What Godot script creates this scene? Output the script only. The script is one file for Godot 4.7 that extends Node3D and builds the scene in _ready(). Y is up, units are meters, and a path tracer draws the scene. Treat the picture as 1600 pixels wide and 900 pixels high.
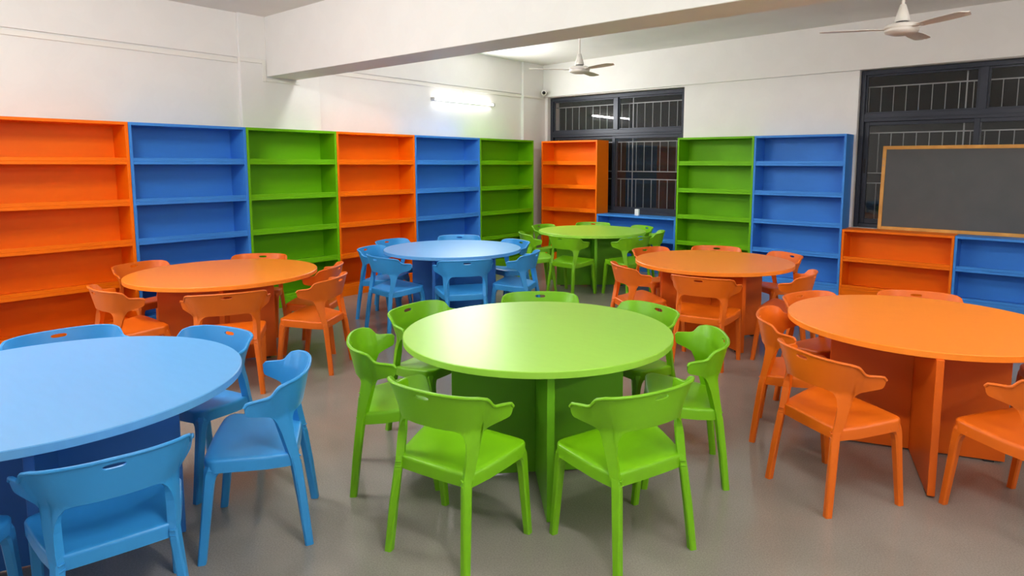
extends Node3D
# A school reading room at night: seven round tables with plastic armchairs, two rows of coloured bookcases.
# x runs along the window wall (to the right), z runs along the bookcase wall (towards the camera), y is up; metres.

const TUBE := 4.6
const OPEN_TUBE := 2.2
var M := {}
var taken := {}

# ---------------------------------------------------------------- helpers
func mat(key: String, c: Color, rough := 0.5, spec := 0.5, metal := 0.0) -> StandardMaterial3D:
	var m := StandardMaterial3D.new()
	m.resource_name = key
	m.albedo_color = c
	m.roughness = rough
	m.metallic_specular = spec
	m.metallic = metal
	M[key] = m
	return m

func rgb(r: int, g: int, b: int) -> Color:
	return Color(r / 255.0, g / 255.0, b / 255.0)

func noise_tex(freq: float, lo: Color, hi: Color, seed_: int, size := 512, octaves := 4) -> NoiseTexture2D:
	var n := FastNoiseLite.new()
	n.seed = seed_
	n.frequency = freq
	n.noise_type = FastNoiseLite.TYPE_SIMPLEX_SMOOTH
	n.fractal_octaves = octaves
	var t := NoiseTexture2D.new()
	t.width = size
	t.height = size
	t.seamless = true
	t.noise = n
	var g := Gradient.new()
	g.set_color(0, lo)
	g.set_color(1, hi)
	t.color_ramp = g
	return t

func bump_tex(freq: float, seed_: int) -> NoiseTexture2D:
	return noise_tex(freq, Color.BLACK, Color.WHITE, seed_, 512, 3)

func numbered(called: String) -> String:
	if not taken.has(called):
		taken[called] = 0
		return called
	taken[called] += 1
	return "%s_%03d" % [called, taken[called]]

func begin() -> SurfaceTool:
	var st := SurfaceTool.new()
	st.begin(Mesh.PRIMITIVE_TRIANGLES)
	st.set_smooth_group(-1)
	return st

func done(st: SurfaceTool) -> ArrayMesh:
	st.generate_normals()
	return st.commit()

func put(called: String, mesh: Mesh, m: Material, parent: Node = null) -> MeshInstance3D:
	var o := MeshInstance3D.new()
	o.mesh = mesh
	o.material_override = m
	if parent == null:
		o.name = numbered(called)
		add_child(o, true)
	else:
		o.name = called
		parent.add_child(o, true)
	return o

func thing(called: String, label: String, category: String, at := Vector3.ZERO, turn := 0.0, group := "") -> Node3D:
	var o := Node3D.new()
	o.name = numbered(called)
	add_child(o, true)
	o.position = at
	o.rotation.y = turn
	tag(o, label, category, group)
	return o

func tag(o: Node, label: String, category: String, group := "") -> void:
	o.set_meta("label", label)
	o.set_meta("category", category)
	if group != "":
		o.set_meta("group", group)

func struct(called: String, mesh: Mesh, m: Material, label: String) -> MeshInstance3D:
	var o := put(called, mesh, m)
	o.set_meta("kind", "structure")
	o.set_meta("label", label)
	return o

# a, b, c run counter-clockwise seen from outside
func tri(st: SurfaceTool, a: Vector3, b: Vector3, c: Vector3) -> void:
	st.add_vertex(a)
	st.add_vertex(c)
	st.add_vertex(b)

func quad(st: SurfaceTool, a: Vector3, b: Vector3, c: Vector3, d: Vector3) -> void:
	tri(st, a, b, c)
	tri(st, a, c, d)

# eight corners: the bottom four and the top four, each counter-clockwise seen from above
func hexa(st: SurfaceTool, p: Array) -> void:
	quad(st, p[3], p[2], p[1], p[0])
	quad(st, p[4], p[5], p[6], p[7])
	for i in 4:
		var j := (i + 1) % 4
		quad(st, p[i], p[j], p[4 + j], p[4 + i])

func box(st: SurfaceTool, lo: Vector3, hi: Vector3) -> void:
	hexa(st, [Vector3(lo.x, lo.y, hi.z), Vector3(hi.x, lo.y, hi.z), Vector3(hi.x, lo.y, lo.z), Vector3(lo.x, lo.y, lo.z),
		Vector3(lo.x, hi.y, hi.z), Vector3(hi.x, hi.y, hi.z), Vector3(hi.x, hi.y, lo.z), Vector3(lo.x, hi.y, lo.z)])

# a box with chamfered edges
func cbox(st: SurfaceTool, lo: Vector3, hi: Vector3, e := 0.002) -> void:
	var c := (lo + hi) * 0.5
	var h := (hi - lo) * 0.5
	var P := func(sx: float, sy: float, sz: float, ax: int) -> Vector3:
		var v := Vector3(sx * (h.x - e), sy * (h.y - e), sz * (h.z - e))
		v[ax] += [sx, sy, sz][ax] * e
		return c + v
	for ax in 3:
		var u := (ax + 1) % 3
		var w := (ax + 2) % 3
		for s in [-1.0, 1.0]:
			var q := []
			for k in [[-1.0, -1.0], [1.0, -1.0], [1.0, 1.0], [-1.0, 1.0]]:
				var sg := [0.0, 0.0, 0.0]
				sg[ax] = s
				sg[u] = k[0]
				sg[w] = k[1]
				q.append(P.call(sg[0], sg[1], sg[2], ax))
			if s > 0:
				quad(st, q[0], q[1], q[2], q[3])
			else:
				quad(st, q[3], q[2], q[1], q[0])
		# the four edges that run along ax
		for k in [[1.0, 1.0], [-1.0, 1.0], [-1.0, -1.0], [1.0, -1.0]]:
			var s0 := [0.0, 0.0, 0.0]
			s0[u] = k[0]
			s0[w] = k[1]
			s0[ax] = -1.0
			var s1 := s0.duplicate()
			s1[ax] = 1.0
			var a: Vector3 = P.call(s0[0], s0[1], s0[2], u)
			var b: Vector3 = P.call(s0[0], s0[1], s0[2], w)
			var d: Vector3 = P.call(s1[0], s1[1], s1[2], u)
			var f: Vector3 = P.call(s1[0], s1[1], s1[2], w)
			if k[0] * k[1] > 0:
				quad(st, a, b, f, d)
			else:
				quad(st, b, a, d, f)
	for sx in [-1.0, 1.0]:
		for sy in [-1.0, 1.0]:
			for sz in [-1.0, 1.0]:
				var a: Vector3 = P.call(sx, sy, sz, 0)
				var b: Vector3 = P.call(sx, sy, sz, 1)
				var d: Vector3 = P.call(sx, sy, sz, 2)
				if sx * sy * sz > 0:
					tri(st, a, b, d)
				else:
					tri(st, a, d, b)

func cbox_mesh(lo: Vector3, hi: Vector3, e := 0.002) -> ArrayMesh:
	var st := begin()
	cbox(st, lo, hi, e)
	return done(st)

# profile of (radius, height) points from the bottom to the top, turned about y
func lathe(st: SurfaceTool, profile: Array, segs := 48, at := Vector3.ZERO, smooth := false) -> void:
	st.set_smooth_group(1 if smooth else -1)
	for i in profile.size() - 1:
		var a: Vector2 = profile[i]
		var b: Vector2 = profile[i + 1]
		for k in segs:
			var t0 := TAU * k / segs
			var t1 := TAU * (k + 1) / segs
			var d0 := Vector3(sin(t0), 0, cos(t0))
			var d1 := Vector3(sin(t1), 0, cos(t1))
			var p0 := at + d0 * a.x + Vector3(0, a.y, 0)
			var p1 := at + d1 * a.x + Vector3(0, a.y, 0)
			var p2 := at + d1 * b.x + Vector3(0, b.y, 0)
			var p3 := at + d0 * b.x + Vector3(0, b.y, 0)
			if a.x > 1e-6:
				tri(st, p0, p1, p2 if b.x > 1e-6 else p3)
			if b.x > 1e-6:
				tri(st, p0, p2, p3)
	st.set_smooth_group(-1)

# a tube through points
func tube(st: SurfaceTool, pts: Array, r: float, n := 8, caps := true) -> void:
	st.set_smooth_group(2)
	var rings := []
	var side := Vector3.ZERO
	for i in pts.size():
		var t: Vector3 = (pts[mini(i + 1, pts.size() - 1)] - pts[maxi(i - 1, 0)]).normalized()
		if side == Vector3.ZERO:
			side = t.cross(Vector3.UP if absf(t.y) < 0.9 else Vector3.RIGHT).normalized()
		side = (side - t * side.dot(t)).normalized()
		var up := side.cross(t)
		var ring := []
		for k in n:
			var a := TAU * k / n
			ring.append(pts[i] + (side * cos(a) + up * sin(a)) * r)
		rings.append(ring)
	for i in rings.size() - 1:
		for k in n:
			var j := (k + 1) % n
			quad(st, rings[i][j], rings[i][k], rings[i + 1][k], rings[i + 1][j])
	st.set_smooth_group(-1)
	if caps:
		var last: int = rings.size() - 1
		for k in n:
			var j := (k + 1) % n
			tri(st, pts[0], rings[0][k], rings[0][j])
			tri(st, pts[last], rings[last][j], rings[last][k])

# sections [centre, half width x, half width z, turn] joined from the bottom up, corners cut
func loft(st: SurfaceTool, sections: Array) -> void:
	var rings := []
	for s in sections:
		var c: Vector3 = s[0]
		var hx: float = s[1]
		var hz: float = s[2]
		var e := minf(hx, hz) * 0.35
		var turn := Basis(Vector3.UP, s[3] if s.size() > 3 else 0.0)
		var ring := []
		for q in [[hx, -hz + e], [hx - e, -hz], [-hx + e, -hz], [-hx, -hz + e], [-hx, hz - e], [-hx + e, hz], [hx - e, hz], [hx, hz - e]]:
			ring.append(c + turn * Vector3(q[0], 0, q[1]))
		rings.append(ring)
	for i in rings.size() - 1:
		for k in 8:
			var j := (k + 1) % 8
			quad(st, rings[i][k], rings[i][j], rings[i + 1][j], rings[i + 1][k])
	var last: int = rings.size() - 1
	for k in range(1, 7):
		tri(st, rings[0][0], rings[0][k + 1], rings[0][k])
		tri(st, rings[last][0], rings[last][k], rings[last][k + 1])

# ---------------------------------------------------------------- chair
const US := [0.0, 0.18, 0.36, 0.52, 0.66, 0.80, 1.0]
const TOP := [Vector2(0, 0.226), Vector2(0.088, 0.222), Vector2(0.168, 0.204), Vector2(0.226, 0.170), Vector2(0.256, 0.126), Vector2(0.268, 0.075), Vector2(0.295, -0.009)]
const LOW := [Vector2(0, 0.190), Vector2(0.070, 0.187), Vector2(0.132, 0.172), Vector2(0.176, 0.142), Vector2(0.206, 0.098), Vector2(0.234, 0.055), Vector2(0.274, -0.004)]
const YTOP := [[0.0, 0.757], [0.36, 0.756], [0.56, 0.751], [0.66, 0.741], [0.70, 0.728], [0.755, 0.705], [0.80, 0.698], [0.9, 0.695], [0.975, 0.691], [0.992, 0.686], [1.0, 0.676]]
const YLOW := [[0.0, 0.597], [0.30, 0.598], [0.36, 0.595], [0.42, 0.585], [0.47, 0.567], [0.505, 0.540], [0.524, 0.505], [0.530, 0.470], [0.533, 0.398], [0.664, 0.398], [0.667, 0.52], [0.674, 0.565], [0.690, 0.587], [0.73, 0.601], [0.80, 0.611], [0.9, 0.621], [0.975, 0.630], [0.992, 0.637], [1.0, 0.650]]

func curve(points: Array, u: float) -> Vector2:
	var i := 0
	while i < US.size() - 2 and u > US[i + 1]:
		i += 1
	var t: float = (u - US[i]) / (US[i + 1] - US[i])
	var p1: Vector2 = points[i]
	var p2: Vector2 = points[i + 1]
	var p0: Vector2 = points[i - 1] if i > 0 else Vector2(-points[1].x, points[1].y)
	var p3: Vector2 = points[i + 2] if i + 2 < points.size() else p2 + (p2 - p1)
	return p1.cubic_interpolate(p2, p0, p3, t)

func table_at(a: Array, u: float) -> float:
	for i in a.size() - 1:
		if u <= a[i + 1][0]:
			return lerpf(a[i][1], a[i + 1][1], (u - a[i][0]) / (a[i + 1][0] - a[i][0]))
	return a[a.size() - 1][1]

func shell(su: float, y: float) -> Vector3:
	var u := absf(su)
	var top := curve(TOP, u)
	var p: Vector2
	if y >= 0.59:
		var t := (y - 0.59) / maxf(0.02, table_at(YTOP, u) - 0.59)
		if u > 0.7:
			t = minf(t, (y - 0.59) / 0.11)
		p = curve(LOW, u).lerp(top, t)
	else:
		var k := (0.59 - y) / 0.17
		p = curve(LOW, 0.597 + (u - 0.597) * (1.0 - 0.22 * k)) + Vector2(-0.010 * k, 0.038 * k)
	return Vector3(p.x * signf(su) if su != 0.0 else 0.0, y, p.y)

func backrest_mesh() -> ArrayMesh:
	var st := SurfaceTool.new()
	st.begin(Mesh.PRIMITIVE_TRIANGLES)
	var half := [0.0, 0.03, 0.055, 0.068, 0.075, 0.078, 0.1, 0.14, 0.18, 0.22, 0.26, 0.30, 0.33, 0.36, 0.39, 0.42, 0.445, 0.47, 0.49, 0.505, 0.516, 0.524, 0.530, 0.533, 0.56, 0.6, 0.635, 0.664, 0.667, 0.674, 0.69, 0.71, 0.73, 0.76, 0.80, 0.85, 0.9, 0.94, 0.975, 0.992, 1.0]
	var us := []
	for i in range(half.size() - 1, 0, -1):
		us.append(-half[i])
	us.append_array(half)
	var low_rows := 9
	var high_rows := 3
	var cols := []
	for su in us:
		var u := absf(su)
		var yl := table_at(YLOW, u)
		var yt := table_at(YTOP, u)
		var ys := yt - 0.030 if u < 0.7 else lerpf(yl, yt, 0.6)
		var h := 0.0095 * sqrt(maxf(0.0, 1.0 - pow(u / 0.078, 4.0)))
		var ysl := []
		for r in low_rows + 1:
			ysl.append(lerpf(yl, ys - h, float(r) / low_rows))
		for r in high_rows + 1:
			ysl.append(lerpf(ys + h, yt, float(r) / high_rows))
		var col := []
		for y in ysl:
			var p := shell(su, y)
			var du := shell(su + 0.004, y) - shell(su - 0.004, y)
			var dy := shell(su, y + 0.004) - shell(su, y - 0.004)
			var n := dy.cross(du).normalized()
			if n.dot(Vector3(p.x, 0, p.z + 0.1)) < 0.0:
				n = -n
			var post := smoothstep(0.40, 0.53, u) * (1.0 - smoothstep(0.67, 0.78, u))
			var th: float = 0.0045 + 0.0125 * post * smoothstep(0.64, 0.50, y)
			th += 0.0015 * smoothstep(yt - 0.02, yt, y)
			col.append([p + n * th, p - n * th, n])
		cols.append(col)
	var nn := low_rows + high_rows + 2
	var V := func(p: Vector3, n: Vector3) -> void:
		st.set_normal(n)
		st.add_vertex(p)
	var Q := func(a: Vector3, b: Vector3, c: Vector3, d: Vector3, na: Vector3, nb: Vector3, nc: Vector3, nd: Vector3) -> void:
		V.call(a, na); V.call(c, nc); V.call(b, nb)
		V.call(a, na); V.call(d, nd); V.call(c, nc)
	var F := func(a: Vector3, b: Vector3, c: Vector3, d: Vector3) -> void:
		var n := (c - a).cross(d - b).normalized()
		Q.call(a, b, c, d, n, n, n, n)
	for i in cols.size() - 1:
		var A: Array = cols[i]
		var B: Array = cols[i + 1]
		for r in nn - 1:
			if r == low_rows:
				# the handle slot: its lower and upper lips, no skin between them
				if absf(us[i]) < 0.0781 and absf(us[i + 1]) < 0.0781:
					F.call(A[r][0], B[r][0], B[r][1], A[r][1])
					F.call(A[r + 1][1], B[r + 1][1], B[r + 1][0], A[r + 1][0])
				continue
			Q.call(A[r][0], B[r][0], B[r + 1][0], A[r + 1][0], A[r][2], B[r][2], B[r + 1][2], A[r + 1][2])
			Q.call(B[r][1], A[r][1], A[r + 1][1], B[r + 1][1], -B[r][2], -A[r][2], -A[r + 1][2], -B[r + 1][2])
		F.call(A[0][1], B[0][1], B[0][0], A[0][0])
		F.call(A[nn - 1][0], B[nn - 1][0], B[nn - 1][1], A[nn - 1][1])
	for r in nn - 1:
		F.call(cols[0][r][1], cols[0][r][0], cols[0][r + 1][0], cols[0][r + 1][1])
		var e: int = cols.size() - 1
		F.call(cols[e][r][0], cols[e][r][1], cols[e][r + 1][1], cols[e][r + 1][0])
	return st.commit()

# the rolled lip along the top of the back and down the arm tips
func rim_mesh() -> ArrayMesh:
	var st := begin()
	var pts := []
	for i in 65:
		var su := -1.0 + 2.0 * i / 64.0
		var yt := table_at(YTOP, absf(su))
		var p := shell(su, yt)
		var out := Vector3(p.x, 0, p.z + 0.05).normalized()
		pts.append(p + out * 0.003 - Vector3(0, 0.003, 0))
	tube(st, pts, 0.0072, 8)
	return done(st)

func seat_mesh() -> ArrayMesh:
	var st := begin()
	var half := []
	for i in 9:
		half.append(Vector2(0.205 * i / 8.0, -0.190 + 0.006 * pow(i / 8.0, 2)))
	for i in range(1, 9):
		var a := PI / 2 * i / 8.0
		half.append(Vector2(0.205 + 0.060 * sin(a), -0.129 - 0.055 * cos(a)))
	half.append(Vector2(0.247, -0.03))
	half.append(Vector2(0.226, 0.06))
	half.append(Vector2(0.205, 0.130))
	for i in range(1, 6):
		var a := PI / 2 * i / 5.0
		half.append(Vector2(0.160 + 0.042 * cos(a), 0.140 + 0.030 * sin(a)))
	half.append(Vector2(0.08, 0.173))
	half.append(Vector2(0.0, 0.174))
	var o := half.duplicate()
	for i in range(half.size() - 2, 0, -1):
		o.append(Vector2(-half[i].x, half[i].y))
	var n := o.size()
	var mid := Vector2(0, -0.01)
	var top := func(q: Vector2, r: float) -> float:
		var y := lerpf(0.460, 0.424, smoothstep(-0.19, 0.17, q.y))
		return y - 0.010 * (1.0 - r * r) - 0.006 * smoothstep(-0.15, -0.19, q.y)
	var ring := func(r: float, dy: float) -> Array:
		var out := []
		for p in o:
			var q: Vector2 = mid + (p - mid) * r
			out.append(Vector3(q.x, top.call(q, minf(r, 1.0)) + dy, q.y))
		return out
	var rings := [ring.call(0.35, 0.0), ring.call(0.65, 0.0), ring.call(0.86, 0.0), ring.call(0.96, -0.001), ring.call(0.985, -0.004), ring.call(0.998, -0.010), ring.call(1.0, -0.018)]
	var centre := Vector3(mid.x, top.call(mid, 0.0), mid.y)
	st.set_smooth_group(1)
	for k in n:
		var j := (k + 1) % n
		tri(st, centre, rings[0][j], rings[0][k])
	for i in rings.size() - 1:
		for k in n:
			var j := (k + 1) % n
			quad(st, rings[i][k], rings[i][j], rings[i + 1][j], rings[i + 1][k])
	var skirt := [rings[rings.size() - 1], ring.call(0.995, -0.060)]
	for k in n:
		var j := (k + 1) % n
		quad(st, skirt[0][k], skirt[0][j], skirt[1][j], skirt[1][k])
	st.set_smooth_group(-1)
	var inner: Array = ring.call(0.965, -0.060)
	var under: Array = ring.call(0.955, -0.022)
	var low := centre - Vector3(0, 0.020, 0)
	for k in n:
		var j := (k + 1) % n
		quad(st, skirt[1][k], skirt[1][j], inner[j], inner[k])
		quad(st, inner[k], inner[j], under[j], under[k])
		tri(st, low, under[k], under[j])
	return done(st)

func front_leg(s: float) -> ArrayMesh:
	var st := begin()
	var f := Vector3(0.240, 0, -0.206)
	var t := Vector3(0.236, 0.44, -0.152)
	var sec := []
	for q in [[0.0, 0.0165], [0.20, 0.0185], [0.345, 0.0205], [0.375, 0.024], [0.392, 0.030], [0.402, 0.040], [0.408, 0.050]]:
		var c: Vector3 = f.lerp(t, q[0] / 0.44)
		var grow: float = maxf(0.0, q[1] - 0.0215)
		sec.append([Vector3(s * (c.x - grow * 0.9), q[0], c.z + grow * 0.9), q[1], q[1]])
	sec.append([Vector3(s * (t.x - 0.028), 0.426, t.z + 0.026), 0.048, 0.048])
	loft(st, sec)
	return done(st)

func rear_leg(s: float) -> ArrayMesh:
	var st := begin()
	var sec := []
	# [height, x, z, half across the post, half along it, turn]
	for q in [[0.0, 0.207, 0.214, 0.0165, 0.0175, 0.20], [0.20, 0.196, 0.192, 0.0172, 0.0190, 0.40], [0.36, 0.184, 0.1715, 0.0172, 0.0205, 0.58], [0.402, 0.1822, 0.162, 0.0170, 0.0200, 0.60], [0.45, 0.1835, 0.151, 0.0120, 0.0150, 0.60]]:
		sec.append([Vector3(s * q[1], q[0], q[2]), q[3], q[4], -s * q[5]])
	loft(st, sec)
	# the two stacking ribs on the back of the post at seat height
	var turn := Transform3D(Basis(Vector3.UP, -s * 0.6), Vector3(s * 0.183, 0, 0.166))
	for y in [0.375, 0.398]:
		var rib := begin()
		cbox(rib, Vector3(-0.012, y - 0.003, 0.018), Vector3(0.012, y + 0.003, 0.0245), 0.001)
		st.append_from(rib.commit(), 0, turn)
	return done(st)

var chair_parts := []

func make_chair(hue: String, at: Vector2, deg: float, label: String, group: String) -> Node3D:
	if chair_parts.is_empty():
		chair_parts = [seat_mesh(), backrest_mesh(), rim_mesh(), front_leg(-1), front_leg(1), rear_leg(-1), rear_leg(1)]
	var t := thing(hue + "_armchair", label, "chair", Vector3(at.x, 0, at.y), deg_to_rad(deg), group)
	var m: Material = M["chair_" + hue]
	put("seat", chair_parts[0], m, t)
	var b := put("backrest", chair_parts[1], m, t)
	put("rim", chair_parts[2], m, b)
	for k in 4:
		put("leg", chair_parts[3 + k], m, t)
	return t

# ---------------------------------------------------------------- table
const R_TABLE := 0.740

func make_table(hue: String, at: Vector2, to_eye: float, shift: float, arm_deg: float, arms: Array, label: String) -> void:
	var t := thing(hue + "_round_table", label, "table", Vector3(at.x, 0, at.y))
	var st := begin()
	lathe(st, [Vector2(0, 0.716), Vector2(R_TABLE - 0.002, 0.716), Vector2(R_TABLE, 0.718), Vector2(R_TABLE, 0.7465), Vector2(R_TABLE - 0.0035, 0.750), Vector2(0, 0.750)], 128)
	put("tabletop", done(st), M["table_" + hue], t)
	var c := Vector3(sin(deg_to_rad(to_eye)), 0, cos(deg_to_rad(to_eye))) * shift
	for k in 4:
		var w := 0.0175
		var inner := 0.0 if k % 2 == 0 else w
		var mesh := cbox_mesh(Vector3(-w, 0.012, inner), Vector3(w, 0.716, arms[k]), 0.002)
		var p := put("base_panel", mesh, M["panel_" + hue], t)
		p.position = c
		p.rotation.y = deg_to_rad(arm_deg + 90.0 * k)
	for k in 4:
		var g := put("glide", cbox_mesh(Vector3(-0.015, 0, arms[k] - 0.10), Vector3(0.015, 0.012, arms[k] - 0.05), 0.001), M["rubber"], t)
		g.position = c
		g.rotation.y = deg_to_rad(arm_deg + 90.0 * k)

# ---------------------------------------------------------------- bookcase: local x along its front, front at z = 0, back at -depth
func make_bookcase(hue: String, at: Vector3, turn: float, w: float, h: float, label: String, group: String, bottoms: Array) -> void:
	var t := thing(hue + "_bookcase", label, "bookcase", at, turn, group)
	var d := 0.332
	var s := 0.028
	var m: Material = M["shelf_" + hue]
	var g := 0.0015
	put("side_panel", cbox_mesh(Vector3(g, 0, -d), Vector3(s, h - s, 0), 0.0015), m, t)
	put("side_panel", cbox_mesh(Vector3(w - s, 0, -d), Vector3(w - g, h - s, 0), 0.0015), m, t)
	put("top_panel", cbox_mesh(Vector3(g, h - s, -d), Vector3(w - g, h, 0), 0.0015), m, t)
	put("back_panel", cbox_mesh(Vector3(s, 0.09, -d), Vector3(w - s, h - s, -d + 0.012), 0.001), m, t)
	put("plinth", cbox_mesh(Vector3(s, 0, -0.022), Vector3(w - s, 0.088, -0.004), 0.0015), m, t)
	for y in bottoms:
		var base: bool = y < 0.2
		var front := -0.003
		var b := put("shelf", cbox_mesh(Vector3(s, y, -d + 0.012), Vector3(w - s, y + 0.024, front - 0.006), 0.0015), m, t)
		put("shelf_lip", cbox_mesh(Vector3(s, y - 0.001, front - 0.016), Vector3(w - s, y + (0.028 if not base else 0.03), front), 0.002), m, b)
		put("shelf_lip", cbox_mesh(Vector3(s, y + (0.029 if not base else 0.031), front - 0.020), Vector3(w - s, y + 0.062, front - 0.005), 0.002), m, b)

# ---------------------------------------------------------------- windows
func bar(parent: Node, called: String, lo: Vector3, hi: Vector3, m: Material, e := 0.003) -> MeshInstance3D:
	return put(called, cbox_mesh(lo, hi, e), m, parent)

func sheet(hw: float, hh: float) -> ArrayMesh:
	var st := begin()
	quad(st, Vector3(-hw, -hh, 0), Vector3(hw, -hh, 0), Vector3(hw, hh, 0), Vector3(-hw, hh, 0))
	return done(st)

func make_window(n: int, x0: float, x1: float, y0: float, y1: float, ty0: float, ty1: float, mx: float, label: String, spacing: float, rails: Array, posts: Array) -> void:
	var t := Node3D.new()
	t.name = "window_%d" % n
	add_child(t, true)
	t.set_meta("kind", "structure")
	t.set_meta("label", label)
	var m: Material = M["window_frame"]
	var zf := -0.075
	var zb := -0.165
	var f := put("frame", cbox_mesh(Vector3(x0, y0, zb), Vector3(x0 + 0.055, y1, zf), 0.004), m, t)
	bar(f, "frame_rail", Vector3(x1 - 0.055, y0, zb), Vector3(x1, y1, zf), m)
	bar(f, "frame_rail", Vector3(x0 + 0.055, y1 - 0.055, zb), Vector3(x1 - 0.055, y1, zf), m)
	bar(f, "frame_rail", Vector3(x0 + 0.055, y0, zb), Vector3(x1 - 0.055, y0 + 0.05, zf), m)
	bar(t, "transom", Vector3(x0 + 0.055, ty0, zb + 0.002), Vector3(x1 - 0.055, ty1, zf - 0.002), m)
	bar(t, "transom_ridge", Vector3(x0 + 0.055, ty0 + 0.036, zf - 0.006), Vector3(x1 - 0.055, ty0 + 0.048, zf + 0.007), m, 0.002)
	bar(t, "mullion", Vector3(mx - 0.042, ty1, zb + 0.002), Vector3(mx + 0.042, y1 - 0.055, zf - 0.002), m)
	# fixed lights above
	for k in 2:
		var a := x0 + 0.055 if k == 0 else mx + 0.042
		var b := mx - 0.042 if k == 0 else x1 - 0.055
		var s := put("sash", cbox_mesh(Vector3(a, ty1, -0.135), Vector3(a + 0.022, y1 - 0.055, -0.105), 0.002), m, t)
		bar(s, "sash_rail", Vector3(b - 0.022, ty1, -0.135), Vector3(b, y1 - 0.055, -0.105), m, 0.002)
		bar(s, "sash_rail", Vector3(a + 0.022, ty1, -0.135), Vector3(b - 0.022, ty1 + 0.022, -0.105), m, 0.002)
		bar(s, "sash_rail", Vector3(a + 0.022, y1 - 0.077, -0.135), Vector3(b - 0.022, y1 - 0.055, -0.105), m, 0.002)
		var hw := (b - a) / 2 - 0.020
		var hh := (y1 - 0.075 - ty1 - 0.020) / 2
		var pane := put("pane", sheet(hw, hh), M["glass"], s)
		pane.position = Vector3((a + b) / 2, ty1 + 0.020 + hh, -0.120)
		if n == 1 and k == 0:
			pane.rotation.y = 0.026   # this pane sits a little askew in its sash
	# sliding sashes below, the right one runs in the inner track
	for k in 2:
		var a := x0 + 0.055 if k == 0 else mx - 0.065
		var b := mx + 0.005 if k == 0 else x1 - 0.055
		var z := -0.140 if k == 0 else -0.100
		var y2 := y0 + 0.05
		var s := put("sash", cbox_mesh(Vector3(a, y2, z - 0.018), Vector3(a + 0.058, ty0, z + 0.018), 0.003), m, t)
		bar(s, "sash_rail", Vector3(b - 0.058, y2, z - 0.018), Vector3(b, ty0, z + 0.018), m)
		bar(s, "sash_rail", Vector3(a + 0.058, y2, z - 0.018), Vector3(b - 0.058, y2 + 0.062, z + 0.018), m)
		bar(s, "sash_rail", Vector3(a + 0.058, ty0 - 0.045, z - 0.018), Vector3(b - 0.058, ty0, z + 0.018), m)
		var low := put("pane", sheet((b - a) / 2 - 0.055, (ty0 - 0.042 - y2 - 0.059) / 2), M["glass"], s)
		low.position = Vector3((a + b) / 2, (ty0 - 0.042 + y2 + 0.059) / 2, z)
		var hx := a + 0.029 if k == 0 else b - 0.029
		bar(s, "latch", Vector3(hx - 0.012, 1.56, z + 0.017), Vector3(hx + 0.012, 1.74, z + 0.024), M["black"], 0.003)
	# the steel grille outside
	var gr := put("grille", cbox_mesh(Vector3(x0 - 0.006, rails[0] - 0.008, -0.262), Vector3(x1 + 0.006, rails[0] + 0.008, -0.250), 0.002), M["grille"], t)
	for i in range(1, rails.size()):
		bar(gr, "grille_rail", Vector3(x0 - 0.006, rails[i] - 0.008, -0.262), Vector3(x1 + 0.006, rails[i] + 0.008, -0.250), M["grille"], 0.002)
	var x := x0 + 0.06
	var i := 0
	while x < x1 - 0.03:
		for span in [[ty1 - 0.05, rails[0]], [rails[2], rails[1]], [y0 + 0.02, rails[3]]]:
			var st := begin()
			tube(st, [Vector3(x, span[0], -0.256), Vector3(x, span[1], -0.256)], 0.0055, 6)
			put("grille_bar", done(st), M["grille"], gr)
		if i in posts:
			bar(gr, "grille_post", Vector3(x + spacing * 0.5 - 0.008, y0 - 0.006, -0.266), Vector3(x + spacing * 0.5 + 0.008, y1 + 0.012, -0.254), M["grille"], 0.002)
		x += spacing
		i += 1

# ---------------------------------------------------------------- lamps
# a wall-mounted fluorescent tube; its back is towards local -z
func make_tube_lamp(at: Vector3, turn: Vector3, length: float, power: float, label: String, open_all_round := false) -> void:
	var t := thing("tube_light", label, "lamp", at)
	t.rotation = turn
	var l := length / 2
	put("batten", cbox_mesh(Vector3(-l, -0.018, -0.048), Vector3(l, 0.018, -0.022), 0.003), M["white_plastic"], t)
	for s in [-1.0, 1.0]:
		put("end_holder", cbox_mesh(Vector3(s * l - 0.016, -0.024, -0.046), Vector3(s * l + 0.016, 0.024, 0.020), 0.004), M["holder"], t)
	var st := begin()
	tube(st, [Vector3(-l + 0.016, 0, 0), Vector3(l - 0.016, 0, 0)], 0.0145, 14)
	var tb := put("tube", done(st), M["tube_glow"], t)
	tb.cast_shadow = GeometryInstance3D.SHADOW_CASTING_SETTING_ON
	if open_all_round:
		for k in 3:
			var o := OmniLight3D.new()
			o.name = "tube_light_source"
			o.light_energy = power / 3.0
			o.light_color = Color(0.99, 0.985, 0.975)
			o.light_size = 0.05
			o.omni_range = 30.0
			o.omni_attenuation = 2.0
			o.shadow_enabled = true
			t.add_child(o, true)
			o.position = Vector3((k - 1) * length * 0.32, 0, 0.075)
		return
	var a := AreaLight3D.new()
	a.name = "tube_light_source"
	a.area_size = Vector2(length - 0.06, 0.03)
	a.area_normalize_energy = true
	a.light_energy = power
	a.light_color = Color(0.99, 0.985, 0.975)
	a.shadow_enabled = true
	a.set("area_range", 30.0)
	t.add_child(a, true)
	a.position = Vector3(0, 0, 0.022)
	a.rotation.y = PI

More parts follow.
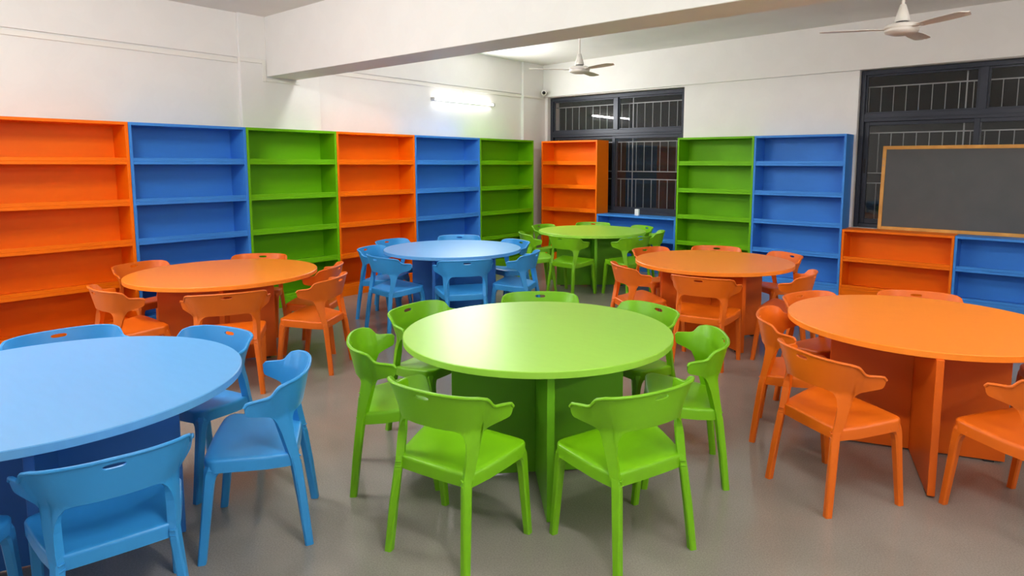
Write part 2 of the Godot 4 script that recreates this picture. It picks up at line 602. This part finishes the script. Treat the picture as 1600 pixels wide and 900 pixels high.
# ---------------------------------------------------------------- ceiling fan
func make_fan(at: Vector3, ceiling_y: float, turn_deg: float, label: String) -> void:
	var t := thing("ceiling_fan", label, "fan", at, deg_to_rad(turn_deg), "ceiling fans")
	var m: Material = M["fan"]
	var top := ceiling_y - at.y
	var st := begin()
	lathe(st, [Vector2(0, top - 0.135), Vector2(0.022, top - 0.135), Vector2(0.034, top - 0.10), Vector2(0.062, top - 0.03), Vector2(0.066, top + 0.02), Vector2(0, top + 0.02)], 24, Vector3.ZERO, true)
	put("canopy", done(st), m, t)
	st = begin()
	lathe(st, [Vector2(0.0125, 0.08), Vector2(0.0125, top - 0.10)], 12, Vector3.ZERO, true)
	put("rod", done(st), m, t)
	st = begin()
	lathe(st, [Vector2(0, 0.058), Vector2(0.056, 0.058), Vector2(0.058, 0.064), Vector2(0.052, 0.095), Vector2(0.036, 0.150), Vector2(0.022, 0.195), Vector2(0.0, 0.2)], 24, Vector3.ZERO, true)
	put("cup", done(st), m, t)
	st = begin()
	lathe(st, [Vector2(0, 0.046), Vector2(0.047, 0.046), Vector2(0.047, 0.060), Vector2(0, 0.060)], 24)
	put("collar", done(st), M["black"], t)
	st = begin()
	lathe(st, [Vector2(0, -0.046), Vector2(0.085, -0.044), Vector2(0.122, -0.030), Vector2(0.130, -0.014), Vector2(0.126, -0.004), Vector2(0.134, 0.0), Vector2(0.134, 0.018), Vector2(0.120, 0.034), Vector2(0.06, 0.046), Vector2(0, 0.048)], 40, Vector3.ZERO, true)
	put("motor_housing", done(st), m, t)
	for k in 3:
		var b := put("blade", blade_mesh(), m, t)
		b.rotation.y = TAU * k / 3.0
		st = begin()
		cbox(st, Vector3(-0.022, -0.004, 0.115), Vector3(0.022, 0.004, 0.20), 0.002)
		put("bracket", done(st), m, b)

var blade_shape: ArrayMesh
func blade_mesh() -> ArrayMesh:
	if blade_shape:
		return blade_shape
	var st := begin()
	var rows := []
	for i in 13:
		var f := i / 12.0
		var z := lerpf(0.165, 0.63, f)
		var hw := lerpf(0.046, 0.066, smoothstep(0.0, 0.5, f))
		if f > 0.85:
			hw *= sqrt(maxf(0.02, 1.0 - pow((f - 0.85) / 0.152, 2.0)))
		var tilt := deg_to_rad(-5.0)
		var row := []
		for x in [-1.0, -0.5, 0.0, 0.5, 1.0]:
			row.append(Vector3(x * hw * cos(tilt), x * hw * sin(tilt) + 0.006 * (1.0 - x * x), z))
		rows.append(row)
	var th := Vector3(0, 0.0016, 0)
	for i in 12:
		for k in 4:
			var a: Vector3 = rows[i][k]
			var b: Vector3 = rows[i][k + 1]
			var c: Vector3 = rows[i + 1][k + 1]
			var d: Vector3 = rows[i + 1][k]
			st.set_smooth_group(3)
			quad(st, d + th, c + th, b + th, a + th)
			st.set_smooth_group(4)
			quad(st, a - th, b - th, c - th, d - th)
		st.set_smooth_group(-1)
		quad(st, rows[i][0] + th, rows[i][0] - th, rows[i + 1][0] - th, rows[i + 1][0] + th)
		quad(st, rows[i + 1][4] + th, rows[i + 1][4] - th, rows[i][4] - th, rows[i][4] + th)
	for k in 4:
		quad(st, rows[0][k + 1] + th, rows[0][k + 1] - th, rows[0][k] - th, rows[0][k] + th)
		quad(st, rows[12][k] + th, rows[12][k] - th, rows[12][k + 1] - th, rows[12][k + 1] + th)
	blade_shape = done(st)
	return blade_shape

# ================================================================ the scene
func _ready() -> void:
	# ---- camera (a lens shifted down a little and to the left, as in the straightened photograph)
	var cam := Camera3D.new()
	cam.name = "camera"
	cam.projection = Camera3D.PROJECTION_FRUSTUM
	cam.keep_aspect = Camera3D.KEEP_HEIGHT
	cam.near = 0.05
	cam.far = 200.0
	var f := 1009.127
	cam.size = 0.05 * 900.0 / f
	cam.frustum_offset = Vector2(-51.06, -80.70) / f * 0.05
	cam.basis = Basis(Vector3.UP, deg_to_rad(39.1163)) * Basis(Vector3.RIGHT, deg_to_rad(-6.4342)) * Basis(Vector3.BACK, deg_to_rad(0.1802))
	cam.position = Vector3(7.3187, 1.6700, 9.0024)
	add_child(cam)
	cam.current = true

	# ---- night outside, exposure
	var env := Environment.new()
	env.background_mode = Environment.BG_COLOR
	env.background_color = Color(0.003, 0.003, 0.004)
	env.tonemap_mode = Environment.TONE_MAPPER_LINEAR
	env.tonemap_exposure = 1.4
	env.sdfgi_enabled = true
	env.ssao_enabled = true
	env.ssil_enabled = true
	var we := WorldEnvironment.new()
	we.name = "environment"
	we.environment = env
	add_child(we)

	# ---- materials
	materials()

	# ---- lamps: the tube in view, and the tubes on the walls behind and beside the camera
	make_tube_lamp(Vector3(-0.008, 2.607, 1.944), Vector3(0, PI / 2, 0), 1.27, TUBE, "lit white fluorescent tube on the wall above the blue and green bookcases")
	make_tube_lamp(Vector3(-0.008, 2.607, 9.9), Vector3(0, PI / 2, 0), 1.27, TUBE * 0.8, "lit fluorescent tube on the left wall beyond the left edge")
	make_tube_lamp(Vector3(2.9, 3.22, 8.0), Vector3(PI / 2, 0, 0), 1.27, OPEN_TUBE, "lit fluorescent tube under the near ceiling above the blue table", true)
	make_tube_lamp(Vector3(7.2, 3.22, 7.9), Vector3(PI / 2, 0, 0), 1.27, OPEN_TUBE, "lit fluorescent tube under the near ceiling above the camera", true)
	make_tube_lamp(Vector3(2.2, 2.96, 4.685), Vector3(0, PI, 0), 1.27, OPEN_TUBE * 0.5, "lit fluorescent tube on the far face of the beam, left one", true)
	make_tube_lamp(Vector3(7.7, 2.96, 4.685), Vector3(0, PI, 0), 1.27, OPEN_TUBE * 0.45, "lit fluorescent tube on the far face of the beam, right one", true)
	make_tube_lamp(Vector3(9.948, 2.6, 6.8), Vector3(0, -PI / 2, 0), 1.27, TUBE * 0.6, "lit fluorescent tube on the right wall")
	make_tube_lamp(Vector3(0.95, 2.5, 11.948), Vector3(0, PI, 0), 1.27, TUBE * 0.6, "lit fluorescent tube on the rear wall behind the camera")

	room()
	furniture()
	fittings()

func plastic(key: String, c: Color, rough: float) -> void:
	mat(key, c, rough)

func materials() -> void:
	# cement floor, polished by use: blotches, fine speckle, uneven gloss
	var fl := mat("floor", Color.WHITE, 1.0, 0.5)
	fl.albedo_texture = noise_tex(0.006, rgb(153, 147, 139), rgb(160, 154, 146), 11, 1024, 3)
	fl.roughness = 1.0
	fl.roughness_texture = noise_tex(0.008, Color(0.14, 0.14, 0.14), Color(0.20, 0.20, 0.20), 12, 512, 2)
	fl.uv1_triplanar = true
	fl.uv1_world_triplanar = true
	fl.uv1_scale = Vector3.ONE * 0.35
	fl.detail_enabled = true
	fl.detail_blend_mode = BaseMaterial3D.BLEND_MODE_MUL
	fl.detail_albedo = noise_tex(0.09, rgb(218, 216, 212), rgb(255, 255, 255), 13, 1024, 4)
	fl.detail_uv_layer = BaseMaterial3D.DETAIL_UV_2
	fl.uv2_triplanar = true
	fl.uv2_world_triplanar = true
	fl.uv2_scale = Vector3.ONE * 1.1
	# painted plaster
	var wall := mat("wall", Color.WHITE, 0.6, 0.4)
	wall.albedo_texture = noise_tex(0.01, rgb(233, 231, 228), rgb(237, 235, 232), 21, 512, 2)
	wall.uv1_triplanar = true
	wall.uv1_world_triplanar = true
	wall.uv1_scale = Vector3.ONE * 0.4
	wall.heightmap_enabled = false
	var ceil_ := mat("ceiling", Color.WHITE, 0.7, 0.3)
	ceil_.albedo_texture = noise_tex(0.01, rgb(232, 229, 225), rgb(237, 234, 230), 22, 512, 2)
	ceil_.uv1_triplanar = true
	ceil_.uv1_world_triplanar = true
	ceil_.uv1_scale = Vector3.ONE * 0.3
	# laminate and plastic
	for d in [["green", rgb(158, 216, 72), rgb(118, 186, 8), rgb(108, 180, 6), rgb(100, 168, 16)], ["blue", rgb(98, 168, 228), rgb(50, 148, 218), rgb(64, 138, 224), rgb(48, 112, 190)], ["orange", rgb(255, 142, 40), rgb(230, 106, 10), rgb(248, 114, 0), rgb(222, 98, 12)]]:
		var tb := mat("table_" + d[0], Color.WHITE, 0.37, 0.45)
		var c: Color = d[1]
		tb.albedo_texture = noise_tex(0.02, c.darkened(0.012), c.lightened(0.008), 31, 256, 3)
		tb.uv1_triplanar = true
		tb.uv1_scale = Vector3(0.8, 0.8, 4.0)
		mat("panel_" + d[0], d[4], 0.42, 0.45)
		mat("chair_" + d[0], d[2], 0.40, 0.5)
		var sh := mat("shelf_" + d[0], Color.WHITE, 0.45, 0.32)
		var e: Color = d[3]
		sh.albedo_texture = noise_tex(0.02, e.darkened(0.015), e.lightened(0.008), 32, 256, 3)
		sh.uv1_triplanar = true
		sh.uv1_scale = Vector3(0.5, 3.0, 0.5)
	mat("rubber", rgb(40, 40, 40), 0.7)
	mat("black", rgb(18, 18, 20), 0.45)
	mat("window_frame", rgb(46, 51, 63), 0.36, 0.45, 0.15)
	mat("grille", rgb(140, 140, 143), 0.45, 0.5, 0.2)
	mat("white_plastic", rgb(236, 233, 226), 0.4)
	mat("holder", rgb(180, 180, 178), 0.45)
	mat("fan", rgb(232, 228, 220), 0.35)
	mat("steel", rgb(150, 150, 150), 0.3, 0.5, 0.9)
	mat("lens", rgb(8, 8, 10), 0.1)
	var wood := mat("frame_wood", Color.WHITE, 0.45, 0.5)
	wood.albedo_texture = noise_tex(0.03, rgb(200, 136, 52), rgb(224, 164, 74), 41, 256, 4)
	wood.uv1_triplanar = true
	wood.uv1_scale = Vector3(0.6, 0.6, 0.6)
	var bb := mat("slate", Color.WHITE, 0.62, 0.4)
	bb.albedo_texture = noise_tex(0.01, rgb(82, 83, 84), rgb(87, 87, 88), 42, 512, 3)
	bb.uv1_triplanar = true
	bb.uv1_scale = Vector3.ONE * 0.6
	mat("card", rgb(235, 232, 228), 0.6)
	mat("concrete_dark", rgb(120, 116, 110), 0.8)
	var gl := mat("glass", Color(0.75, 0.8, 0.82, 0.03), 0.0, 0.5)
	gl.transparency = BaseMaterial3D.TRANSPARENCY_ALPHA
	var gw := mat("tube_glow", rgb(255, 255, 255), 0.4)
	gw.emission_enabled = true
	gw.emission = Color(1.0, 0.99, 0.965)
	gw.emission_energy_multiplier = 10.0

# ---------------------------------------------------------------- room shell
const XR := 10.0
const ZF := 12.0

func box_mesh(lo: Vector3, hi: Vector3) -> ArrayMesh:
	var st := begin()
	box(st, lo, hi)
	return done(st)

func ceil_y(x: float) -> float:
	return 3.372 + 0.0148 * x

func lip_y(x: float) -> float:
	return 2.828 + 0.0052 * x

func room() -> void:
	struct("floor", box_mesh(Vector3(-0.4, -0.2, -0.35), Vector3(XR + 0.3, 0, ZF + 0.3)), M.floor, "grey polished cement floor")
	struct("wall_left", box_mesh(Vector3(-0.36, 0, -0.33), Vector3(-0.06, 3.75, ZF + 0.3)), M.wall, "white painted wall behind the long row of bookcases")
	struct("wall_right", box_mesh(Vector3(XR, 0, -0.35), Vector3(XR + 0.3, 3.75, ZF + 0.3)), M.wall, "white painted wall on the right")
	struct("wall_front", box_mesh(Vector3(-0.06, 0, ZF), Vector3(XR, 3.75, ZF + 0.3)), M.wall, "white painted wall behind the camera")
	# the window wall with its two openings
	var st := begin()
	var xs := [-0.06, 0.055, 2.70, 5.135, 7.80, XR]
	var sills := [0.845, 0.852]
	for k in 5:
		if k % 2 == 0:
			box(st, Vector3(xs[k], 0, -0.33), Vector3(xs[k + 1], 3.75, 0))
		else:
			box(st, Vector3(xs[k], 0, -0.33), Vector3(xs[k + 1], sills[k / 2], 0))
			box(st, Vector3(xs[k], 2.822 if k == 1 else 2.858, -0.33), Vector3(xs[k + 1], 3.75, 0))
	struct("wall_back", done(st), M.wall, "white painted window wall at the far end")
	# lintel beam along the window wall: proud of the wall, its lower edge just over the windows
	st = begin()
	hexa(st, [Vector3(0, lip_y(0), 0.056), Vector3(XR, lip_y(XR), 0.056), Vector3(XR, lip_y(XR), 0.0), Vector3(0, lip_y(0), 0.0),
		Vector3(0, 3.75, 0.056), Vector3(XR, 3.75, 0.056), Vector3(XR, 3.75, 0.0), Vector3(0, 3.75, 0.0)])
	struct("trim_1", done(st), M.wall, "white lintel beam running above the windows")
	# ceilings of the two bays
	st = begin()
	hexa(st, [Vector3(-0.06, ceil_y(0), 4.74), Vector3(XR, ceil_y(XR), 4.74), Vector3(XR, ceil_y(XR), 0.0), Vector3(-0.06, ceil_y(0), 0.0),
		Vector3(-0.06, 3.8, 4.74), Vector3(XR, 3.8, 4.74), Vector3(XR, 3.8, 0.0), Vector3(-0.06, 3.8, 0.0)])
	box(st, Vector3(-0.06, 3.328, 5.11), Vector3(XR, 3.8, ZF))
	struct("ceiling", done(st), M.ceiling, "white painted ceiling in two bays")
	# the cross beam
	st = begin()
	cbox(st, Vector3(0.0, 2.657, 4.737), Vector3(XR, 3.8, 5.111), 0.004)
	struct("trim_2", done(st), M.wall, "deep white ceiling beam crossing the room")
	# columns: one under the beam, one in the corner
	struct("trim_3", cbox_mesh(Vector3(-0.06, 0, 4.43), Vector3(0, 3.75, 5.42), 0.003), M.wall, "shallow white pilaster under the ceiling beam")
	struct("trim_4", cbox_mesh(Vector3(-0.06, 0, 0.0), Vector3(0, 3.75, 0.582), 0.003), M.wall, "white corner column beside the window")
	struct("trim_15", cbox_mesh(Vector3(-0.06, 2.846, 5.42), Vector3(-0.040, 3.75, ZF), 0.002), M.wall, "slightly proud upper part of the left wall, near bay")
	struct("trim_16", cbox_mesh(Vector3(-0.06, 2.842, 0.582), Vector3(-0.040, 3.75, 4.43), 0.002), M.wall, "slightly proud upper part of the left wall, far bay")
	# plastic cable trunking along the wall and round the beam
	var tr := [
		[Vector3(-0.06, 2.782, 5.42), Vector3(-0.045, 2.830, ZF)],
		[Vector3(0.0, 2.798, 5.165), Vector3(0.014, 2.842, 5.434)],
		[Vector3(0.0, 2.600, 5.125), Vector3(0.014, 2.842, 5.165)],
		[Vector3(0.0, 2.600, 4.70), Vector3(0.014, 2.640, 5.125)],
		[Vector3(-0.06, 2.780, 0.582), Vector3(-0.045, 2.828, 4.43)],
		[Vector3(0.0, 2.790, 0.056), Vector3(0.012, 2.826, 0.582)]]
	var names := ["white cable trunking along the left wall in the near bay", "short white trunking across the pilaster", "upright white trunking beside the beam", "white trunking under the beam end", "white cable trunking along the wall above the tube light", "white trunking across the corner column"]
	for k in tr.size():
		struct("trim_%d" % (k + 5), cbox_mesh(tr[k][0], tr[k][1], 0.003), M.white_plastic, names[k])
	# window sill of the right window
	struct("trim_11", cbox_mesh(Vector3(5.12, 0.835, -0.075), Vector3(7.81, 0.862, 0.0), 0.003), M.wall, "white window sill behind the blackboard")
	struct("trim_12", cbox_mesh(Vector3(0.06, 0.83, -0.075), Vector3(2.70, 0.852, 0.0), 0.003), M.wall, "white window sill above the low blue bookcase")
	# sunshades outside
	struct("trim_13", box_mesh(Vector3(-0.3, 2.95, -0.85), Vector3(3.0, 3.05, -0.33)), M.concrete_dark, "concrete sunshade outside the left window")
	struct("trim_14", box_mesh(Vector3(4.8, 2.97, -0.85), Vector3(8.1, 3.07, -0.33)), M.concrete_dark, "concrete sunshade outside the right window")
	make_window(1, 0.062, 2.685, 0.852, 2.806, 2.128, 2.228, 1.428, "dark aluminium window with a steel grille in the corner", 0.146, [2.655, 2.03, 1.545, 1.418], [10])
	make_window(2, 5.142, 7.795, 0.862, 2.850, 2.210, 2.312, 6.450, "dark aluminium window with a steel grille behind the blackboard", 0.142, [2.660, 2.075, 1.56, 1.43], [7, 16])

# ---------------------------------------------------------------- furniture
func furniture() -> void:
	# left row, from the near end to the corner
	var zb := [7.80, 6.6855, 5.5531, 4.4390, 3.2251, 1.9733, 0.7102]
	var hues := ["orange", "blue", "green", "orange", "blue", "green"]
	var shelves := [1.650, 1.255, 0.868, 0.478, 0.090]
	var lab := ["tall orange bookcase at the left edge, nearest of the row", "tall blue bookcase second of the left row, after the nearest orange one", "tall green bookcase behind the left orange table, under the beam end", "tall orange bookcase behind the far blue table, fourth of the left row", "tall blue bookcase behind the far blue table, below the tube light", "tall green bookcase at the corner end of the left row"]
	for k in 6:
		make_bookcase(hues[k], Vector3(0.336, 0, zb[k]), PI / 2, zb[k] - zb[k + 1], 2.05, lab[k], "tall bookcases", shelves)
	# window wall
	make_bookcase("orange", Vector3(0.191, 0, 0.336), 0.0, 1.165, 2.05, "tall orange bookcase in the corner, half covering the left window", "tall bookcases", shelves)
	make_bookcase("blue", Vector3(1.357, 0, 0.336), 0.0, 1.424, 0.859, "low blue bookcase under the left window", "low bookcases", [0.478, 0.090])
	make_bookcase("green", Vector3(2.782, 0, 0.336), 0.0, 1.153, 2.05, "tall green bookcase between the two windows", "tall bookcases", shelves)
	make_bookcase("blue", Vector3(3.935, 0, 0.336), 0.0, 1.175, 2.05, "tall blue bookcase beside the right window", "tall bookcases", shelves)
	make_bookcase("orange", Vector3(5.111, 0, 0.336), 0.0, 1.215, 0.859, "low orange bookcase under the blackboard", "low bookcases", [0.455, 0.090])
	make_bookcase("blue", Vector3(6.327, 0, 0.336), 0.0, 1.20, 0.859, "low blue bookcase under the blackboard at the right edge", "low bookcases", [0.455, 0.090])

	make_table("green", Vector2(5.0711, 6.291), 39.7, 0.17, 46.0, [0.52, 0.46, 0.46, 0.46], "round light green table in the middle foreground")
	make_table("orange", Vector2(6.6752, 4.6533), 8.4, 0.16, 18.0, [0.60, 0.46, 0.46, 0.46], "round orange table at the right edge, in front of the blackboard")
	make_table("blue", Vector2(4.0444, 8.2819), 77.6, 0.08, 155.0, [0.46, 0.44, 0.46, 0.34], "round light blue table at the left edge, nearest the camera")
	make_table("orange", Vector2(1.789, 6.5095), 65.7, 0.12, 61.0, [0.44, 0.37, 0.46, 0.50], "round orange table on the left, before the bookcases")
	make_table("blue", Vector2(2.1196, 4.1966), 47.3, 0.14, 23.0, [0.48, 0.48, 0.48, 0.48], "round blue table in the middle distance, with a bright sheen")
	make_table("green", Vector2(2.1893, 1.651), 34.9, 0.16, 41.0, [0.50, 0.48, 0.48, 0.48], "round green table farthest away, in the corner")
	make_table("orange", Vector2(4.6967, 3.2093), 24.4, 0.10, 56.0, [0.52, 0.54, 0.50, 0.54], "round orange table right of centre, before the green and blue bookcases")

	var near_green := "chairs round the near green table"
	for c in [
		[5.307, 7.137, 8.5, "green armchair with its back to us, left of the near green table's front panel"],
		[5.878, 6.663, 71.7, "green armchair with its back to us, right of the near green table's front panel"],
		[5.753, 5.894, 123.6, "green armchair facing left at the right side of the near green table"],
		[4.586, 6.914, -36.8, "green armchair facing right at the left side of the near green table"],
		[4.265, 6.346, -79.9, "green armchair behind the left rim of the near green table"],
		[4.566, 5.663, -140.1, "green armchair at the far side of the near green table, only its top showing"],
		[5.230, 5.547, 161.9, "green armchair behind the right rim of the near green table"]]:
		make_chair("green", Vector2(c[0], c[1]), c[2], c[3], near_green)
	for c in [
		[6.461, 5.603, -30.3, "orange armchair with its back to us, before the right orange table"],
		[6.081, 5.039, -74.6, "orange armchair facing right at the left side of the right orange table"],
		[6.068, 4.391, -110.5, "orange armchair behind the left rim of the right orange table"],
		[6.571, 3.924, -161.7, "orange armchair at the far side of the right orange table, before the low bookcases"],
		[7.240, 5.296, 58.6, "orange armchair cut by the right edge, at the near side of the right orange table"],
		[7.414, 4.311, 115.3, "orange armchair mostly beyond the right edge, behind the right orange table"]]:
		make_chair("orange", Vector2(c[0], c[1]), c[2], c[3], "chairs round the right orange table")
	for c in [
		[4.532, 7.633, 145.3, "blue armchair facing left at the right side of the near blue table"],
		[4.727, 8.278, 79.0, "blue armchair with its back to us, nearest the camera at the near blue table"],
		[4.444, 8.790, 50.0, "blue armchair at the lower left corner, only seat and leg showing"],
		[3.805, 7.598, -165.8, "blue armchair behind the right rim of the near blue table"],
		[3.301, 8.012, -92.6, "blue armchair at the far side of the near blue table, before the orange bookcase"]]:
		var chair := make_chair("blue", Vector2(c[0], c[1]), c[2], c[3], "chairs round the near blue table")
		if c[2] == 79.0 or c[2] == 50.0:
			chair.scale = Vector3.ONE * 0.925   # the two nearest are a smaller size of the same chair
	for c in [
		[2.584, 6.867, 65.5, "orange armchair with its back to us, before the left orange table"],
		[1.876, 7.270, 0.4, "orange armchair facing away at the left end of the left orange table"],
		[0.939, 6.781, -72.3, "orange armchair behind the left rim of the left orange table"],
		[1.180, 5.940, -136.1, "orange armchair at the far side of the left orange table, only its top showing"],
		[2.090, 5.855, 130.0, "orange armchair right of the left orange table, the farther of two there"],
		[2.589, 6.162, 123.5, "orange armchair right of the left orange table, the nearer of two there"]]:
		make_chair("orange", Vector2(c[0], c[1]), c[2], c[3], "chairs round the left orange table")
	for c in [
		[2.757, 4.655, 55.9, "blue armchair with its back to us, before the far blue table"],
		[2.091, 4.969, -5.0, "blue armchair left front of the far blue table, the nearer of two overlapping chairs"],
		[1.575, 4.715, -66.0, "blue armchair left of the far blue table, the farther of two overlapping chairs"],
		[1.201, 4.189, -81.9, "blue armchair behind the left rim of the far blue table"],
		[1.437, 3.473, -137.2, "blue armchair at the far side of the far blue table, only its top edge showing"],
		[2.202, 3.428, 167.2, "blue armchair behind the right rim of the far blue table"],
		[2.876, 4.010, 113.6, "blue armchair facing left at the right side of the far blue table"]]:
		make_chair("blue", Vector2(c[0], c[1]), c[2], c[3], "chairs round the far blue table")
	for c in [
		[2.385, 2.403, -2.5, "green armchair with its back to us, left before the far green table"],
		[2.966, 1.944, 75.2, "green armchair with its back to us, right before the far green table"],
		[2.401, 0.874, 153.7, "green armchair behind the right rim of the far green table, before the low blue bookcase"],
		[2.866, 1.295, 114.7, "green armchair at the right end of the far green table"],
		[1.649, 0.861, -147.7, "green armchair at the far side of the far green table, before the orange bookcase"],
		[1.369, 1.546, -88.2, "green armchair behind the left rim of the far green table"],
		[1.845, 2.440, -38.0, "green armchair at the left end of the far green table"]]:
		make_chair("green", Vector2(c[0], c[1]), c[2], c[3], "chairs round the far green table")
	for c in [
		[4.999, 3.999, 8.9, "orange armchair with its back to us, before the orange table right of centre"],
		[4.279, 3.893, -36.3, "orange armchair at the left end of the orange table right of centre"],
		[3.942, 2.900, -105.2, "orange armchair behind the left rim of the orange table right of centre"],
		[4.358, 2.405, -159.1, "orange armchair at the far side of the orange table right of centre"],
		[5.014, 2.460, 144.2, "orange armchair behind the right rim of the orange table right of centre"],
		[5.476, 3.419, 96.4, "orange armchair facing left at the right side of the orange table right of centre"]]:
		make_chair("orange", Vector2(c[0], c[1]), c[2], c[3], "chairs round the orange table right of centre")

# ---------------------------------------------------------------- fittings and small things
func fittings() -> void:
	make_fan(Vector3(2.42, 2.84, 2.30), ceil_y(2.42), 75.0, "white ceiling fan near the corner, partly behind the beam")
	make_fan(Vector3(6.14, 2.78, 2.90), ceil_y(6.14), 54.0, "white ceiling fan at the top right, in front of the window wall")
	# blackboard standing on the low bookcases, leaning back against the window
	var b := thing("blackboard", "grey blackboard in a narrow wooden frame, leaning on the right window", "blackboard", Vector3(5.455, 0.8595, 0.045))
	b.rotation.x = -0.055
	var w := 1.83
	var h := 1.042
	var fr := 0.042
	put("writing_surface", cbox_mesh(Vector3(fr, fr, -0.010), Vector3(w - fr, h - fr, 0.004), 0.001), M.slate, b)
	put("frame_stile", cbox_mesh(Vector3(0, 0, -0.012), Vector3(fr, h, 0.012), 0.003), M.frame_wood, b)
	put("frame_stile", cbox_mesh(Vector3(w - fr, 0, -0.012), Vector3(w, h, 0.012), 0.003), M.frame_wood, b)
	put("frame_rail", cbox_mesh(Vector3(fr, h - fr, -0.012), Vector3(w - fr, h, 0.012), 0.003), M.frame_wood, b)
	put("frame_rail", cbox_mesh(Vector3(fr, 0, -0.012), Vector3(w - fr, fr, 0.012), 0.003), M.frame_wood, b)
	for y in [0.80, 0.88]:
		var st := begin()
		lathe(st, [Vector2(0, 0), Vector2(0.006, 0.0), Vector2(0.006, 0.006), Vector2(0.003, 0.009), Vector2(0, 0.009)], 12)
		var s := put("hanging_screw", done(st), M.steel, b)
		s.position = Vector3(fr * 0.45, y, 0.012)
		s.rotation.x = PI / 2
	# white card box on the low blue bookcase
	var cd := put("card_box", cbox_mesh(Vector3(-0.034, 0, -0.02), Vector3(0.034, 0.10, 0.02), 0.002), M.card)
	cd.position = Vector3(2.02, 0.8595, 0.17)
	tag(cd, "small white card box standing on the low blue bookcase", "box")
	# security camera on the lintel beam beside the corner column
	var c := thing("security_camera", "white security camera with a dark lens in the corner above the left window", "camera", Vector3(0.075, 2.892, 0.056))
	put("mount", cbox_mesh(Vector3(-0.05, -0.045, 0), Vector3(-0.018, 0.045, 0.045), 0.006), M.white_plastic, c)
	var st := begin()
	lathe(st, [Vector2(0, -0.075), Vector2(0.036, -0.072), Vector2(0.048, -0.055), Vector2(0.050, 0.045), Vector2(0.046, 0.060), Vector2(0, 0.061)], 28, Vector3.ZERO, true)
	var body := put("body", done(st), M.white_plastic, c)
	body.position = Vector3(0.015, 0, 0.078)
	body.rotation = Vector3(PI / 2 + 0.12, 0.55, 0)
	st = begin()
	lathe(st, [Vector2(0, 0.050), Vector2(0.030, 0.058), Vector2(0.027, 0.066), Vector2(0, 0.068)], 24, Vector3.ZERO, true)
	put("lens", done(st), M.lens, body)
	# junction box above the tube light
	var j := put("junction_box", cbox_mesh(Vector3(-0.06, -0.03, -0.03), Vector3(-0.035, 0.03, 0.03), 0.004), M.white_plastic)
	j.position = Vector3(0, 2.745, 1.95)
	tag(j, "small white junction box on the wall just above the tube light", "junction box")
